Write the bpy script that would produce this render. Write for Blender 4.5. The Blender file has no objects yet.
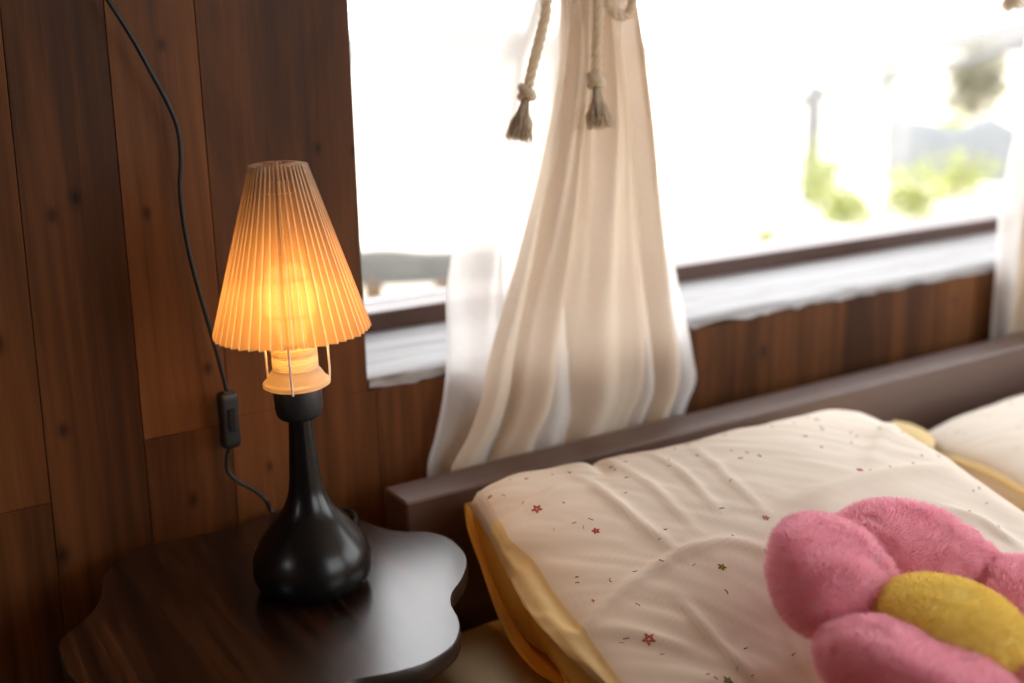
import bpy, math, random
import numpy as np
from mathutils import Vector, Matrix
from mathutils.bvhtree import BVHTree
random.seed(7); rng = np.random.default_rng(11)
SC = bpy.context.scene
COL = SC.collection
PI = math.pi

# ------------------------------------------------------------------ camera
FPX = 1083.0
AZ = math.radians(31.7); PITCH = math.atan(285/FPX); ROLL = -.022
CAM = np.array([0, 0, 1.08])
vF = np.array([math.sin(AZ)*math.cos(PITCH), math.cos(AZ)*math.cos(PITCH), -math.sin(PITCH)])
_r0 = np.array([math.cos(AZ), -math.sin(AZ), 0.0]); _u0 = np.cross(_r0, vF)
vR = _r0*math.cos(ROLL) + _u0*math.sin(ROLL)
vU = _u0*math.cos(ROLL) - _r0*math.sin(ROLL)

def ray(x, y):
    return vF + vR*((x-512)/FPX) - vU*((y-341.5)/FPX)
def on_z(x, y, z):
    d = ray(x, y); return CAM + d*((z-CAM[2])/d[2])
def on_y(x, y, Y):
    d = ray(x, y); return CAM + d*(Y/d[1])

YW = 1.22            # inner face of the window wall

# ------------------------------------------------------------------ nodes
def new_mat(name):
    m = bpy.data.materials.new(name); m.use_nodes = True
    nt = m.node_tree; nt.nodes.clear()
    out = nt.nodes.new('ShaderNodeOutputMaterial')
    return m, nt, out
def N(nt, t, **kw):
    n = nt.nodes.new(t)
    for k, v in kw.items():
        if k.startswith('i_'):
            n.inputs[int(k[2:])].default_value = v
        else:
            setattr(n, k, v)
    return n
def L(nt, a, b): nt.links.new(a, b)
def S(n, name, v): n.inputs[name].default_value = v
def rgba(c): return (c[0], c[1], c[2], 1.0)
def srgb(r, g, b):
    f = lambda v: (v/255/12.92) if v/255 <= .04045 else ((v/255+.055)/1.055)**2.4
    return (f(r), f(g), f(b))
def ramp(nt, src, stops):
    r = N(nt, 'ShaderNodeValToRGB')
    e = r.color_ramp.elements
    while len(e) < len(stops): e.new(.5)
    for el, (p, c) in zip(e, stops):
        el.position = p; el.color = rgba(c)
    L(nt, src, r.inputs[0]); return r.outputs[0]
def coords(nt, scale, rot=(0, 0, 0), add=None):
    tc = N(nt, 'ShaderNodeTexCoord')
    mp = N(nt, 'ShaderNodeMapping')
    mp.inputs['Scale'].default_value = scale; mp.inputs['Rotation'].default_value = rot
    src = tc.outputs['Object']
    if add is not None:
        v = N(nt, 'ShaderNodeVectorMath', operation='ADD')
        L(nt, src, v.inputs[0]); L(nt, add, v.inputs[1]); src = v.outputs[0]
    L(nt, src, mp.inputs['Vector'])
    return mp.outputs[0]
def noise(nt, vec, scale=1, detail=4, rough=.55, dist=0.0):
    n = N(nt, 'ShaderNodeTexNoise')
    S(n, 'Scale', scale); S(n, 'Detail', detail); S(n, 'Roughness', rough); S(n, 'Distortion', dist)
    L(nt, vec, n.inputs['Vector']); return n.outputs['Fac']
def math_(nt, op, a, b=None, clamp=False):
    n = N(nt, 'ShaderNodeMath', operation=op); n.use_clamp = clamp
    for i, v in enumerate((a, b)):
        if v is None: continue
        if isinstance(v, (int, float)): n.inputs[i].default_value = v
        else: L(nt, v, n.inputs[i])
    return n.outputs[0]
def mixc(nt, fac, a, b, mode='MIX'):
    n = N(nt, 'ShaderNodeMix', data_type='RGBA', blend_type=mode)
    for i, v in ((0, fac), (6, a), (7, b)):
        if isinstance(v, (int, float)): n.inputs[i].default_value = v
        elif isinstance(v, tuple): n.inputs[i].default_value = rgba(v)
        else: L(nt, v, n.inputs[i])
    return n.outputs[2]
def bump(nt, h, strength=.3, dist=.002):
    b = N(nt, 'ShaderNodeBump'); S(b, 'Strength', strength); S(b, 'Distance', dist)
    L(nt, h, b.inputs['Height']); return b.outputs[0]
def principled(nt, out, color, rough=.5, spec=.5, normal=None, metal=0, sheen=0, trans=None):
    p = N(nt, 'ShaderNodeBsdfPrincipled')
    if isinstance(color, tuple): S(p, 'Base Color', rgba(color))
    else: L(nt, color, p.inputs['Base Color'])
    if isinstance(rough, (int, float)): S(p, 'Roughness', rough)
    else: L(nt, rough, p.inputs['Roughness'])
    S(p, 'Specular IOR Level', spec); S(p, 'Metallic', metal)
    if sheen: S(p, 'Sheen Weight', sheen)
    if normal is not None: L(nt, normal, p.inputs['Normal'])
    L(nt, p.outputs[0], out.inputs[0]); return p

def mat_plain(name, color, rough=.5, spec=.5, var=.08, scale=40, bmp=.1, metal=0, sheen=0):
    m, nt, out = new_mat(name)
    v = coords(nt, (1, 1, 1)); f = noise(nt, v, scale, 4)
    c = mixc(nt, f, tuple(x*(1-var) for x in color), tuple(min(1, x*(1+var)) for x in color))
    principled(nt, out, c, rough, spec, bump(nt, f, bmp, .001), metal, sheen)
    return m

def mat_wood(name, stops, axis='z', knots=(), rough=.45, spec=.4, attr=None, broad=9, fine=90, var=.45, bmp=.25, rvar=.2):
    m, nt, out = new_mat(name)
    add = None; at = None
    if attr:
        at = N(nt, 'ShaderNodeAttribute'); at.attribute_name = attr
        sc = N(nt, 'ShaderNodeVectorMath', operation='SCALE'); S(sc, 'Scale', 7.0)
        L(nt, at.outputs['Color'], sc.inputs[0]); add = sc.outputs[0]
    def sc3(a, b):
        return {'z': (a, a, b), 'y': (a, b, a), 'x': (b, a, a)}[axis]
    v1 = coords(nt, sc3(broad, broad*.09), add=add)
    v2 = coords(nt, sc3(fine, fine*.03), add=add)
    v3 = coords(nt, sc3(2.2, 1.1), add=add)
    kd = None
    if knots:
        tc = N(nt, 'ShaderNodeTexCoord')
        for (kx, kz, kr) in knots:
            sep = N(nt, 'ShaderNodeVectorMath', operation='SUBTRACT')
            L(nt, tc.outputs['Object'], sep.inputs[0]); sep.inputs[1].default_value = (kx, YW, kz)
            ml = N(nt, 'ShaderNodeVectorMath', operation='MULTIPLY')
            L(nt, sep.outputs[0], ml.inputs[0]); ml.inputs[1].default_value = (1/kr, 0, .62/kr)
            ln = N(nt, 'ShaderNodeVectorMath', operation='LENGTH'); L(nt, ml.outputs[0], ln.inputs[0])
            g = math_(nt, 'POWER', 2.718, math_(nt, 'MULTIPLY', math_(nt, 'MULTIPLY', ln.outputs['Value'], ln.outputs['Value']), -1.0))
            kd = g if kd is None else math_(nt, 'MAXIMUM', kd, g)
    a = noise(nt, v1, 1, 5, .6, 1.1)
    b = noise(nt, v2, 1, 3, .6, .3)
    c = noise(nt, v3, 1, 3, .5)
    s = math_(nt, 'ADD', math_(nt, 'MULTIPLY', a, .6), math_(nt, 'MULTIPLY', b, .25))
    s = math_(nt, 'ADD', s, math_(nt, 'MULTIPLY', math_(nt, 'SUBTRACT', c, .5), var))
    if at is not None:
        s = math_(nt, 'ADD', s, math_(nt, 'MULTIPLY', math_(nt, 'SUBTRACT', at.outputs['Fac'], .5), .07))
    s = math_(nt, 'ADD', s, .08)
    if kd is not None:
        s = math_(nt, 'SUBTRACT', s, math_(nt, 'MULTIPLY', kd, .2))
    col = ramp(nt, s, stops)
    r = math_(nt, 'ADD', math_(nt, 'MULTIPLY', b, rvar), rough-rvar/2)
    principled(nt, out, col, r, spec, bump(nt, math_(nt, 'ADD', a, b), bmp, .0015))
    return m

def mat_cloth(name, color, transp=.3, transl=.5, weave=900, var=.12, stain=None):
    """thin woven cloth: lets light through its threads and between them"""
    m, nt, out = new_mat(name)
    v = coords(nt, (1, 1, 1))
    f = noise(nt, coords(nt, (weave*.15, weave*.15, weave)), 1, 3)
    g = noise(nt, coords(nt, (weave, weave, weave*.2)), 1, 3)
    w = math_(nt, 'MULTIPLY', math_(nt, 'ADD', f, g), .5)
    big = noise(nt, v, 9, 4)
    c = mixc(nt, w, tuple(x*(1-var) for x in color), color)
    if stain: c = mixc(nt, math_(nt, 'MULTIPLY', big, .7), c, stain)
    d = N(nt, 'ShaderNodeBsdfDiffuse'); t = N(nt, 'ShaderNodeBsdfTranslucent')
    L(nt, c, d.inputs[0]); L(nt, c, t.inputs[0])
    mx = N(nt, 'ShaderNodeMixShader'); mx.inputs[0].default_value = transl
    L(nt, d.outputs[0], mx.inputs[1]); L(nt, t.outputs[0], mx.inputs[2])
    if transp > 0:
        tr = N(nt, 'ShaderNodeBsdfTransparent')
        m2 = N(nt, 'ShaderNodeMixShader')
        fac = math_(nt, 'MULTIPLY', math_(nt, 'SUBTRACT', 1.5, w), transp, clamp=True)
        L(nt, fac, m2.inputs[0])
        L(nt, mx.outputs[0], m2.inputs[1]); L(nt, tr.outputs[0], m2.inputs[2]); mx = m2
    L(nt, mx.outputs[0], out.inputs[0])
    return m

# ------------------------------------------------------------------ mesh helpers
class MB:
    def __init__(s): s.v = []; s.f = []; s.m = []; s.sm = []; s.att = []
    def add(s, verts, faces, mat=0, smooth=True, att=0.0):
        o = len(s.v)
        s.v.extend([tuple(map(float, p)) for p in verts])
        s.f.extend([tuple(i+o for i in f) for f in faces])
        s.m.extend([mat]*len(faces)); s.sm.extend([smooth]*len(faces)); s.att.extend([att]*len(verts))
        return s
    def box(s, x0, x1, y0, y1, z0, z1, mat=0, ch=0.0, att=0.0):
        if ch <= 0:
            v = [(x, y, z) for z in (z0, z1) for y in (y0, y1) for x in (x0, x1)]
            f = [(0, 2, 3, 1), (4, 5, 7, 6), (0, 1, 5, 4), (2, 6, 7, 3), (0, 4, 6, 2), (1, 3, 7, 5)]
            return s.add(v, f, mat, False, att)
        v = []; f = []
        b = [(x0, x1), (y0, y1), (z0, z1)]
        idx = {}
        for cx in (0, 1):
            for cy in (0, 1):
                for cz in (0, 1):
                    c = [b[0][cx], b[1][cy], b[2][cz]]
                    sg = [1 if cx == 0 else -1, 1 if cy == 0 else -1, 1 if cz == 0 else -1]
                    for a in range(3):
                        p = [c[i] + (0 if i == a else sg[i]*ch) for i in range(3)]
                        idx[(cx, cy, cz, a)] = len(v); v.append(p)
        def q(*k): f.append(tuple(idx[i] for i in k))
        q((0,0,0,0),(0,0,1,0),(0,1,1,0),(0,1,0,0)); q((1,0,0,0),(1,1,0,0),(1,1,1,0),(1,0,1,0))
        q((0,0,0,1),(1,0,0,1),(1,0,1,1),(0,0,1,1)); q((0,1,0,1),(0,1,1,1),(1,1,1,1),(1,1,0,1))
        q((0,0,0,2),(0,1,0,2),(1,1,0,2),(1,0,0,2)); q((0,0,1,2),(1,0,1,2),(1,1,1,2),(0,1,1,2))
        for z in (0, 1):
            for y in (0, 1): q((0,y,z,1),(1,y,z,1),(1,y,z,2),(0,y,z,2))
            for x in (0, 1): q((x,0,z,0),(x,1,z,0),(x,1,z,2),(x,0,z,2))
        for x in (0, 1):
            for y in (0, 1): q((x,y,0,0),(x,y,1,0),(x,y,1,1),(x,y,0,1))
        for x in (0, 1):
            for y in (0, 1):
                for z in (0, 1): f.append(tuple(idx[(x, y, z, a)] for a in range(3)))
        return s.add(v, f, mat, False, att)
    def tube(s, pts, r, n=8, mat=0, cap=True, att=0.0):
        P = [np.array(p, float) for p in pts]; k = len(P)
        rr = [r]*k if isinstance(r, (int, float)) else list(r)
        T = []
        for i in range(k):
            t = P[min(i+1, k-1)] - P[max(i-1, 0)]; T.append(t/(np.linalg.norm(t)+1e-12))
        a = np.array([0, 0, 1.0]) if abs(T[0][2]) < .9 else np.array([1.0, 0, 0])
        nn = np.cross(T[0], a); nn /= np.linalg.norm(nn)
        v = []; f = []
        for i in range(k):
            nn = nn - T[i]*(nn@T[i]); nn /= (np.linalg.norm(nn)+1e-12); b = np.cross(T[i], nn)
            for j in range(n):
                th = 2*PI*j/n
                v.append(P[i] + rr[i]*(math.cos(th)*nn + math.sin(th)*b))
        for i in range(k-1):
            for j in range(n):
                f.append((i*n+j, i*n+(j+1) % n, (i+1)*n+(j+1) % n, (i+1)*n+j))
        if cap:
            f.append(tuple(range(n-1, -1, -1))); f.append(tuple((k-1)*n+j for j in range(n)))
        return s.add(v, f, mat, True, att)
    def lathe(s, prof, n=64, c=(0, 0, 0), mat=0):
        v = []; f = []
        for (r, z) in prof:
            for j in range(n):
                th = 2*PI*j/n; v.append((c[0]+r*math.cos(th), c[1]+r*math.sin(th), c[2]+z))
        for i in range(len(prof)-1):
            for j in range(n):
                f.append((i*n+j, i*n+(j+1) % n, (i+1)*n+(j+1) % n, (i+1)*n+j))
        return s.add(v, f, mat, True)
    def grid(s, G, mat=0, flip=False):
        G = np.asarray(G); a, b = G.shape[:2]
        v = G.reshape(-1, 3); f = []
        for i in range(a-1):
            for j in range(b-1):
                q = (i*b+j, i*b+j+1, (i+1)*b+j+1, (i+1)*b+j)
                f.append(q[::-1] if flip else q)
        return s.add(v, f, mat, True)
    def build(s, name, mats, parent=None, world=True, attname=None):
        off = np.zeros(3)
        if parent is not None and world:
            q = parent
            while q is not None:
                off = off + np.array(q.location); q = q.parent
        me = bpy.data.meshes.new(name)
        vs = np.array(s.v, float) - off
        me.from_pydata(vs.tolist(), [], s.f)
        if not isinstance(mats, (list, tuple)): mats = [mats]
        for m in mats: me.materials.append(m)
        me.polygons.foreach_set('material_index', s.m)
        me.polygons.foreach_set('use_smooth', s.sm)
        if attname:
            at = me.attributes.new(attname, 'FLOAT', 'POINT'); at.data.foreach_set('value', s.att)
        me.update()
        o = bpy.data.objects.new(name, me); COL.objects.link(o)
        if parent is not None: o.parent = parent
        return o

def thing(name, label, cat, loc=(0, 0, 0), group=None):
    o = bpy.data.objects.new(name, None); COL.objects.link(o)
    o.location = [float(x) for x in loc]; o.empty_display_size = .05
    return tag(o, label, cat, group)
def tag(o, label, cat, group=None, kind=None):
    o['label'] = label; o['category'] = cat
    if group: o['group'] = group
    if kind: o['kind'] = kind
    return o
def struct(o, label=None, cat=None):
    o['kind'] = 'structure'
    if label: o['label'] = label
    if cat: o['category'] = cat
    return o

def catmull(pts, per=12, closed=False):
    P = np.array(pts, float); n = len(P); out = []
    rng_ = range(n if closed else n-1)
    for i in rng_:
        if closed: p0, p1, p2, p3 = P[(i-1) % n], P[i], P[(i+1) % n], P[(i+2) % n]
        else: p0, p1, p2, p3 = P[max(i-1, 0)], P[i], P[i+1], P[min(i+2, n-1)]
        for k in range(per):
            t = k/per
            out.append(.5*((2*p1) + (-p0+p2)*t + (2*p0-5*p1+4*p2-p3)*t*t + (-p0+3*p1-3*p2+p3)*t**3))
    if not closed: out.append(P[-1])
    return np.array(out)
def resample(P, n):
    P = np.asarray(P, float); d = np.r_[0, np.cumsum(np.linalg.norm(np.diff(P, axis=0), axis=1))]
    t = np.linspace(0, d[-1], n)
    return np.stack([np.interp(t, d, P[:, k]) for k in range(P.shape[1])], 1)

# smooth value noise for shaping cloth
_tab = rng.random((64, 64))
def vnoise(x, y):
    x = np.asarray(x, float); y = np.asarray(y, float)
    xi = np.floor(x).astype(int); yi = np.floor(y).astype(int); fx = x-xi; fy = y-yi
    fx = fx*fx*(3-2*fx); fy = fy*fy*(3-2*fy)
    g = lambda a, b: _tab[a % 64, b % 64]
    return (g(xi, yi)*(1-fx)*(1-fy)+g(xi+1, yi)*fx*(1-fy)+g(xi, yi+1)*(1-fx)*fy+g(xi+1, yi+1)*fx*fy)-.5

# ------------------------------------------------------------------ materials
KN = [(a, b, c*.5) for a, b, c in [(.189, .929, .010), (.172, .693, .010), (.154, .549, .013), (.286, .922, .009), (.214, .945, .012), (.336, .736, .009),
      (.304, .579, .010), (.49, .98, .008), (.535, .975, .006), (.12, .80, .012), (.32, 1.10, .008), (1.23, .61, .014), (1.71, .63, .010), (.40, .60, .008)]]
WALLSTOPS = [(.26, (.014, .0045, .0011)), (.43, (.055, .0185, .0046)), (.57, (.115, .0405, .0106)), (.74, (.19, .072, .021))]
M_wall = mat_wood('varnished_plank_wood', WALLSTOPS, 'z', KN, .50, .16, 'pv', var=.22)
M_room = mat_wood('room_plank_wood', [(.2, (.06, .028, .013)), (.5, (.17, .085, .04)), (.85, (.26, .14, .07))], 'z', (), .5, .35)
M_floor = mat_wood('floor_wood', [(.2, (.03, .015, .008)), (.5, (.08, .04, .02)), (.85, (.13, .07, .035))], 'x', (), .4, .4)
M_table = mat_wood('dark_walnut_laminate', [(.36, (.004, .0016, .001)), (.46, (.011, .0042, .0022)), (.55, (.034, .013, .0055)), (.68, (.105, .045, .017))], 'y', (), .25, .9, None, 36, 190, .5, .003, .05)
M_edge = mat_plain('table_edge_band', (.030, .020, .015), .35, .5, .2, 60, .05)
M_leg = mat_plain('black_table_leg', (.012, .010, .010), .4, .5)
M_head = mat_wood('dark_bed_wood', [(.2, (.040, .020, .014)), (.5, (.085, .042, .028)), (.85, (.14, .075, .052))], 'x', (), .46, .9, None, 14, 110, .3, .06)
M_black = mat_plain('satin_black_lacquer', (.005, .005, .0055), .27, .4, .1, 80, .02)
M_cap = mat_plain('matte_black_cap', (.018, .018, .019), .45, .45, .1, 80, .03)
M_cord = mat_plain('black_rubber_cord', (.008, .008, .008), .5, .4, .1, 120, .05)
M_wire = mat_plain('white_coated_wire', (.78, .70, .60), .4, .5, .05, 80, .02)
M_lash = mat_plain('dark_window_frame', (.075, .030, .018), .38, .5, .35, 30, .2)

def m_socket():
    m, nt, out = new_mat('cream_socket_plastic')
    d = N(nt, 'ShaderNodeBsdfDiffuse'); t = N(nt, 'ShaderNodeBsdfTranslucent'); g = N(nt, 'ShaderNodeBsdfGlossy')
    f = noise(nt, coords(nt, (1, 1, 1)), 60, 3)
    c = mixc(nt, f, (.66, .56, .40), (.74, .63, .46))
    L(nt, c, d.inputs[0]); L(nt, c, t.inputs[0]); S(g, 'Roughness', .35)
    a = N(nt, 'ShaderNodeMixShader'); a.inputs[0].default_value = .5
    L(nt, d.outputs[0], a.inputs[1]); L(nt, t.outputs[0], a.inputs[2])
    b = N(nt, 'ShaderNodeMixShader'); b.inputs[0].default_value = .06
    L(nt, a.outputs[0], b.inputs[1]); L(nt, g.outputs[0], b.inputs[2]); L(nt, b.outputs[0], out.inputs[0])
    return m
M_socket = m_socket()
def m_shade():
    m, nt, out = new_mat('pleated_frosted_plastic')
    f = noise(nt, coords(nt, (1, 1, 1)), 25, 3)
    c = mixc(nt, f, (.54, .39, .27), (.60, .44, .31))
    d = N(nt, 'ShaderNodeBsdfDiffuse'); t = N(nt, 'ShaderNodeBsdfTranslucent'); tr = N(nt, 'ShaderNodeBsdfTransparent')
    g = N(nt, 'ShaderNodeBsdfGlossy'); S(g, 'Roughness', .25)
    L(nt, c, d.inputs[0]); L(nt, c, t.inputs[0]); S(tr, 'Color', (.97, .93, .88, 1))
    def mx(fac, p, q):
        n = N(nt, 'ShaderNodeMixShader')
        if isinstance(fac, float): n.inputs[0].default_value = fac
        else: L(nt, fac, n.inputs[0])
        L(nt, p.outputs[0], n.inputs[1]); L(nt, q.outputs[0], n.inputs[2]); return n
    a = mx(.74, d, t); a = mx(.012, a, tr); a = mx(.08, a, g)
    L(nt, a.outputs[0], out.inputs[0])
    return m
M_shade = m_shade(); M_crease = mat_cloth('pale_plastic_crease', (.80, .70, .62), 0, .45, 200, .05)  # outer pleat folds get a paler, more diffuse plastic
def m_emit(name, col, st):
    m, nt, out = new_mat(name); e = N(nt, 'ShaderNodeEmission'); S(e, 'Color', rgba(col)); S(e, 'Strength', st)
    L(nt, e.outputs[0], out.inputs[0]); return m
M_bulb = m_emit('lit_warm_bulb', (1.0, .485, .115), 36)
def m_sill():
    m, nt, out = new_mat('worn_white_painted_sill')
    a = noise(nt, coords(nt, (2.2, 34, 34)), 1, 6, .65, .25)
    b = noise(nt, coords(nt, (9, 160, 160)), 1, 4, .6)
    s = math_(nt, 'ADD', math_(nt, 'MULTIPLY', a, .7), math_(nt, 'MULTIPLY', b, .3))
    c = ramp(nt, s, [(.36, (.13, .11, .10)), (.45, (.32, .31, .31)), (.54, (.36, .36, .372)), (.7, (.48, .48, .495))])
    principled(nt, out, c, .55, .35, bump(nt, s, .5, .003)); return m
M_sill = m_sill()
M_sheer = mat_cloth('white_sheer_voile', (.93, .905, .88), .17, .50, 700, .05)
M_linen = mat_cloth('beige_open_linen', (.80, .68, .555), .05, .40, 500, .20, (.74, .61, .47))
M_rope = mat_cloth('cotton_rope', (.97, .87, .72), 0, .58, 900, .25)
M_pillow = mat_cloth('cream_cotton', (.83, .75, .655), 0, .08, 1200, .05)
M_yellow = mat_cloth('yellow_cotton', (.90, .54, .14), 0, .25, 1200, .08)
M_paley = mat_cloth('pale_yellow_cotton', (.95, .77, .42), 0, .2, 1200, .08)
M_inks = [mat_plain(n, c, .8, .1) for n, c in (('red_print', (.50, .05, .08)), ('slate_print', (.16, .19, .26)), ('brown_print', (.36, .16, .09)), ('green_print', (.22, .24, .05)), ('blue_print', (.20, .30, .45)), ('pink_print', (.62, .25, .30)))]
M_sheet = mat_cloth('cream_sheet', (.96, .78, .48), 0, .05, 900, .08)
M_pink = mat_cloth('pink_plush', (.99, .58, .67), 0, .48, 60, .12)
M_yplush = mat_cloth('yellow_plush', (.96, .78, .24), 0, .35, 60, .12)
M_ground = mat_plain('pale_dry_ground', (.66, .60, .50), .9, .1, .15, 1.5, .1)
M_hill = mat_plain('hazy_hill', (.205, .197, .188), .95, .0, .1, .02, .0)
M_leafy = mat_cloth('yellow_green_leaf', (.40, .44, .17), 0, .45, 60, .3)
M_leafd = mat_cloth('olive_leaf', (.32, .31, .23), 0, .4, 60, .3)
M_bark = mat_plain('grey_bark', (.20, .15, .10), .9, .1, .3, 20, .3)
M_post = mat_plain('weathered_post', (.10, .065, .038), .85, .1, .3, 15, .3)
M_greypost = mat_plain('weathered_grey_wood', (.15, .15, .15), .85, .1, .2, 15, .3)
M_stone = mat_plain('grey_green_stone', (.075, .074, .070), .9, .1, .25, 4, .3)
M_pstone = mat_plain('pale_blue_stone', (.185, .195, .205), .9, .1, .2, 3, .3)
M_plaster = mat_plain('plain_ceiling_board', (.42, .33, .24), .8, .1, .1, 6, .1)
def m_glass():
    m, nt, out = new_mat('clear_window_glass')
    tr = N(nt, 'ShaderNodeBsdfTransparent'); g = N(nt, 'ShaderNodeBsdfGlossy'); S(g, 'Roughness', .02)
    fr = N(nt, 'ShaderNodeLayerWeight'); S(fr, 'Blend', .5)
    fac = math_(nt, 'ADD', math_(nt, 'MULTIPLY', math_(nt, 'POWER', fr.outputs['Facing'], 5.0), .9), .03)
    a = N(nt, 'ShaderNodeMixShader'); L(nt, fac, a.inputs[0]); L(nt, tr.outputs[0], a.inputs[1]); L(nt, g.outputs[0], a.inputs[2])
    L(nt, a.outputs[0], out.inputs[0]); return m
M_glass = m_glass()

# ------------------------------------------------------------------ room shell
X0, X1, YB, ZC = -1.1, 2.75, -1.6, 2.3
OX0, OX1, OZ0, OZ1 = .537, 2.55, .672, 1.78
# plank wall with the window opening
w = MB()
seams = [-1.1, -.98, -.865, -.75, -.63, -.52, -.40, -.29, -.175, -.065, .05, .155, .258, .357, .547, .651, .758, .866, .975, 1.085, 1.196, 1.312, 1.423, 1.541, 1.663, 1.772, 1.885, 2.0, 2.11, 2.22, 2.33, 2.44, 2.55, 2.65, 2.75]
lean = {.155: .030, .258: .020, .357: .006}
def plank(xa, xb, la, lb, z0, z1, pv):
    g = .0003; c = .0007
    xl = lambda z, k: xa + la*(z-.8) + g + k
    xr = lambda z, k: xb + lb*(z-.8) - g - k
    v = []
    for (y, k) in ((YW, c), (YW+c, 0), (YW+.022, 0)):
        for (z, sx) in ((z0+g+k, 0), (z0+g+k, 1), (z1-g-k, 1), (z1-g-k, 0)):
            v.append(((xr if sx else xl)(z, k), y, z))
    f = [(0, 1, 2, 3)]
    for r in (0, 4):
        for j in range(4): f.append((r+j, r+4+j, r+4+(j+1) % 4, r+(j+1) % 4))
    w.add(v, f, 0, False, pv)
butts = {.05: [.613], .258: [.664], -.175: [.9], .758: [.3], 1.196: [.25], -.52: [.5]}
for i in range(len(seams)-1):
    xa, xb = seams[i], seams[i+1]
    la, lb = lean.get(xa, 0), lean.get(xb, 0)
    if xa == .357:
        plank(.357, .547, .006, 0, 0, .672, .48); plank(.357, .5375, .006, .006, .6715, ZC, .48); continue
    if xb <= .60: zs = [(0, ZC)]
    elif xa < 2.55: zs = [(0, OZ0), (OZ1, ZC)]
    else: zs = [(0, ZC)]
    for (z0, z1) in zs:
        cuts = [z0]+[b for b in butts.get(xa, []) if z0 < b < z1]+[z1]
        for a, b in zip(cuts[:-1], cuts[1:]):
            plank(xa, xb, la, lb, a, b, random.random())
yb0, yb1 = YW+.0225, YW+.34
for (a, b, c, d) in ((X0, OX0, 0, ZC), (OX1, X1, 0, ZC), (OX0, OX1, 0, OZ0), (OX0, OX1, OZ1, ZC)):
    w.box(a, b, yb0, yb1, c, d, 1)
wall = w.build('wall_front', [M_wall, M_leg], attname='pv'); struct(wall, 'dark varnished vertical plank wall around the window', 'wall')

def shell(name, boxes, mat):
    b = MB()
    for q in boxes: b.box(*q)
    return struct(b.build(name, mat))
shell('floor', [(X0-.1, X1+.1, YB-.1, YW+.34, -.1, 0)], M_floor)
shell('ceiling', [(X0-.1, X1+.1, YB-.1, YW+.34, ZC, ZC+.1)], M_plaster)
LY0, LY1, LZ0, LZ1 = .3, .75, 1.05, 1.45
shell('wall_left', [(X0-.1, X0, YB, LY0, 0, ZC), (X0-.1, X0, LY1, YW+.34, 0, ZC), (X0-.1, X0, LY0, LY1, 0, LZ0), (X0-.1, X0, LY0, LY1, LZ1, ZC)], M_room)
RY0, RY1, RZ0, RZ1 = -1.2, .9, .62, 2.1
shell('wall_right', [(X1, X1+.1, YB, RY0, 0, ZC), (X1, X1+.1, RY1, YW+.34, 0, ZC), (X1, X1+.1, RY0, RY1, 0, RZ0), (X1, X1+.1, RY0, RY1, RZ1, ZC)], M_room)
BX0, BX1, BZ0, BZ1 = .75, 2.6, .85, 2.15
shell('wall_back', [(X0, BX0, YB-.1, YB, 0, ZC), (BX1, X1, YB-.1, YB, 0, ZC), (BX0, BX1, YB-.1, YB, 0, BZ0), (BX0, BX1, YB-.1, YB, BZ1, ZC)], M_room)

# window: sill board with a ragged painted front edge
s = MB()
nx = 160; xs = np.linspace(OX0+.001, OX1-.001, nx); prof = [(YW+.218, .0), (YW+.10, .0), (YW+.03, 0), (YW+.004, -.0005), (YW, -.004), (YW+.001, -.014)]
G = np.zeros((len(prof), nx, 3))
for i, (y, dz) in enumerate(prof):
    rag = (vnoise(xs*40, xs*0+i)*.006 + vnoise(xs*110, xs*0+3)*.004) if i >= 3 else 0
    G[i, :, 0] = xs; G[i, :, 1] = y + rag*(.8 if i >= 3 else 0)-.002*(i >= 3); G[i, :, 2] = .687+dz + vnoise(xs*6, xs*0+9)*.0015 + (vnoise(xs*60, xs*0+5)*.006 if i == 5 else 0)
s.grid(G)
sill = struct(s.build('trim_1', M_sill), 'worn white painted window sill board', 'sill')
# window frame and glass
wf = MB()
FY0, FY1 = YW+.22, YW+.285
wf.box(OX0, OX1, FY0, FY1, .672, .716, 0, .003)
wf.box(OX0, OX1, FY1, FY1+.045, .672, .7155, 0, .003)
wf.box(OX0, OX1, FY0, FY1+.045, OZ1-.05, OZ1, 0, .003)
wf.box(OX1-.05, OX1, FY0, FY1+.045, .717, OZ1-.05, 0, .003)
fr = struct(wf.build('window_1', M_lash), 'wide window with dark wooden frame', 'window')
gl = MB(); gl.box(OX0+.002, OX1-.051, FY1+.01, FY1+.014, .717, OZ1-.051)
gp = gl.build('glass_pane', M_glass, fr)
wf = MB()
for q in ((BX0, BX1, YB-.09, YB-.03, BZ0, BZ0+.05), (BX0, BX1, YB-.09, YB-.03, BZ1-.05, BZ1), (BX0, BX0+.05, YB-.09, YB-.03, BZ0+.05, BZ1-.05), (BX1-.05, BX1, YB-.09, YB-.03, BZ0+.05, BZ1-.05), ((BX0+BX1)/2-.025, (BX0+BX1)/2+.025, YB-.09, YB-.03, BZ0+.05, BZ1-.05)):
    wf.box(*q, 0, .003)
struct(wf.build('fill_window_back', M_lash))  # unseen window behind the camera, added and sized to let in fill light
wf = MB()
for q in ((RY0, RY1, RZ0, RZ0+.05), (RY0, RY1, RZ1-.05, RZ1), (RY0, RY0+.05, RZ0+.05, RZ1-.05), (RY1-.05, RY1, RZ0+.05, RZ1-.05), ((RY0+RY1)/2-.025, (RY0+RY1)/2+.025, RZ0+.05, RZ1-.05)):
    wf.box(X1+.03, X1+.08, *q, 0, .003)
struct(wf.build('fill_window_right', M_lash))  # unseen right-hand window, added to bring side fill onto the bed
wf = MB()
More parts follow.
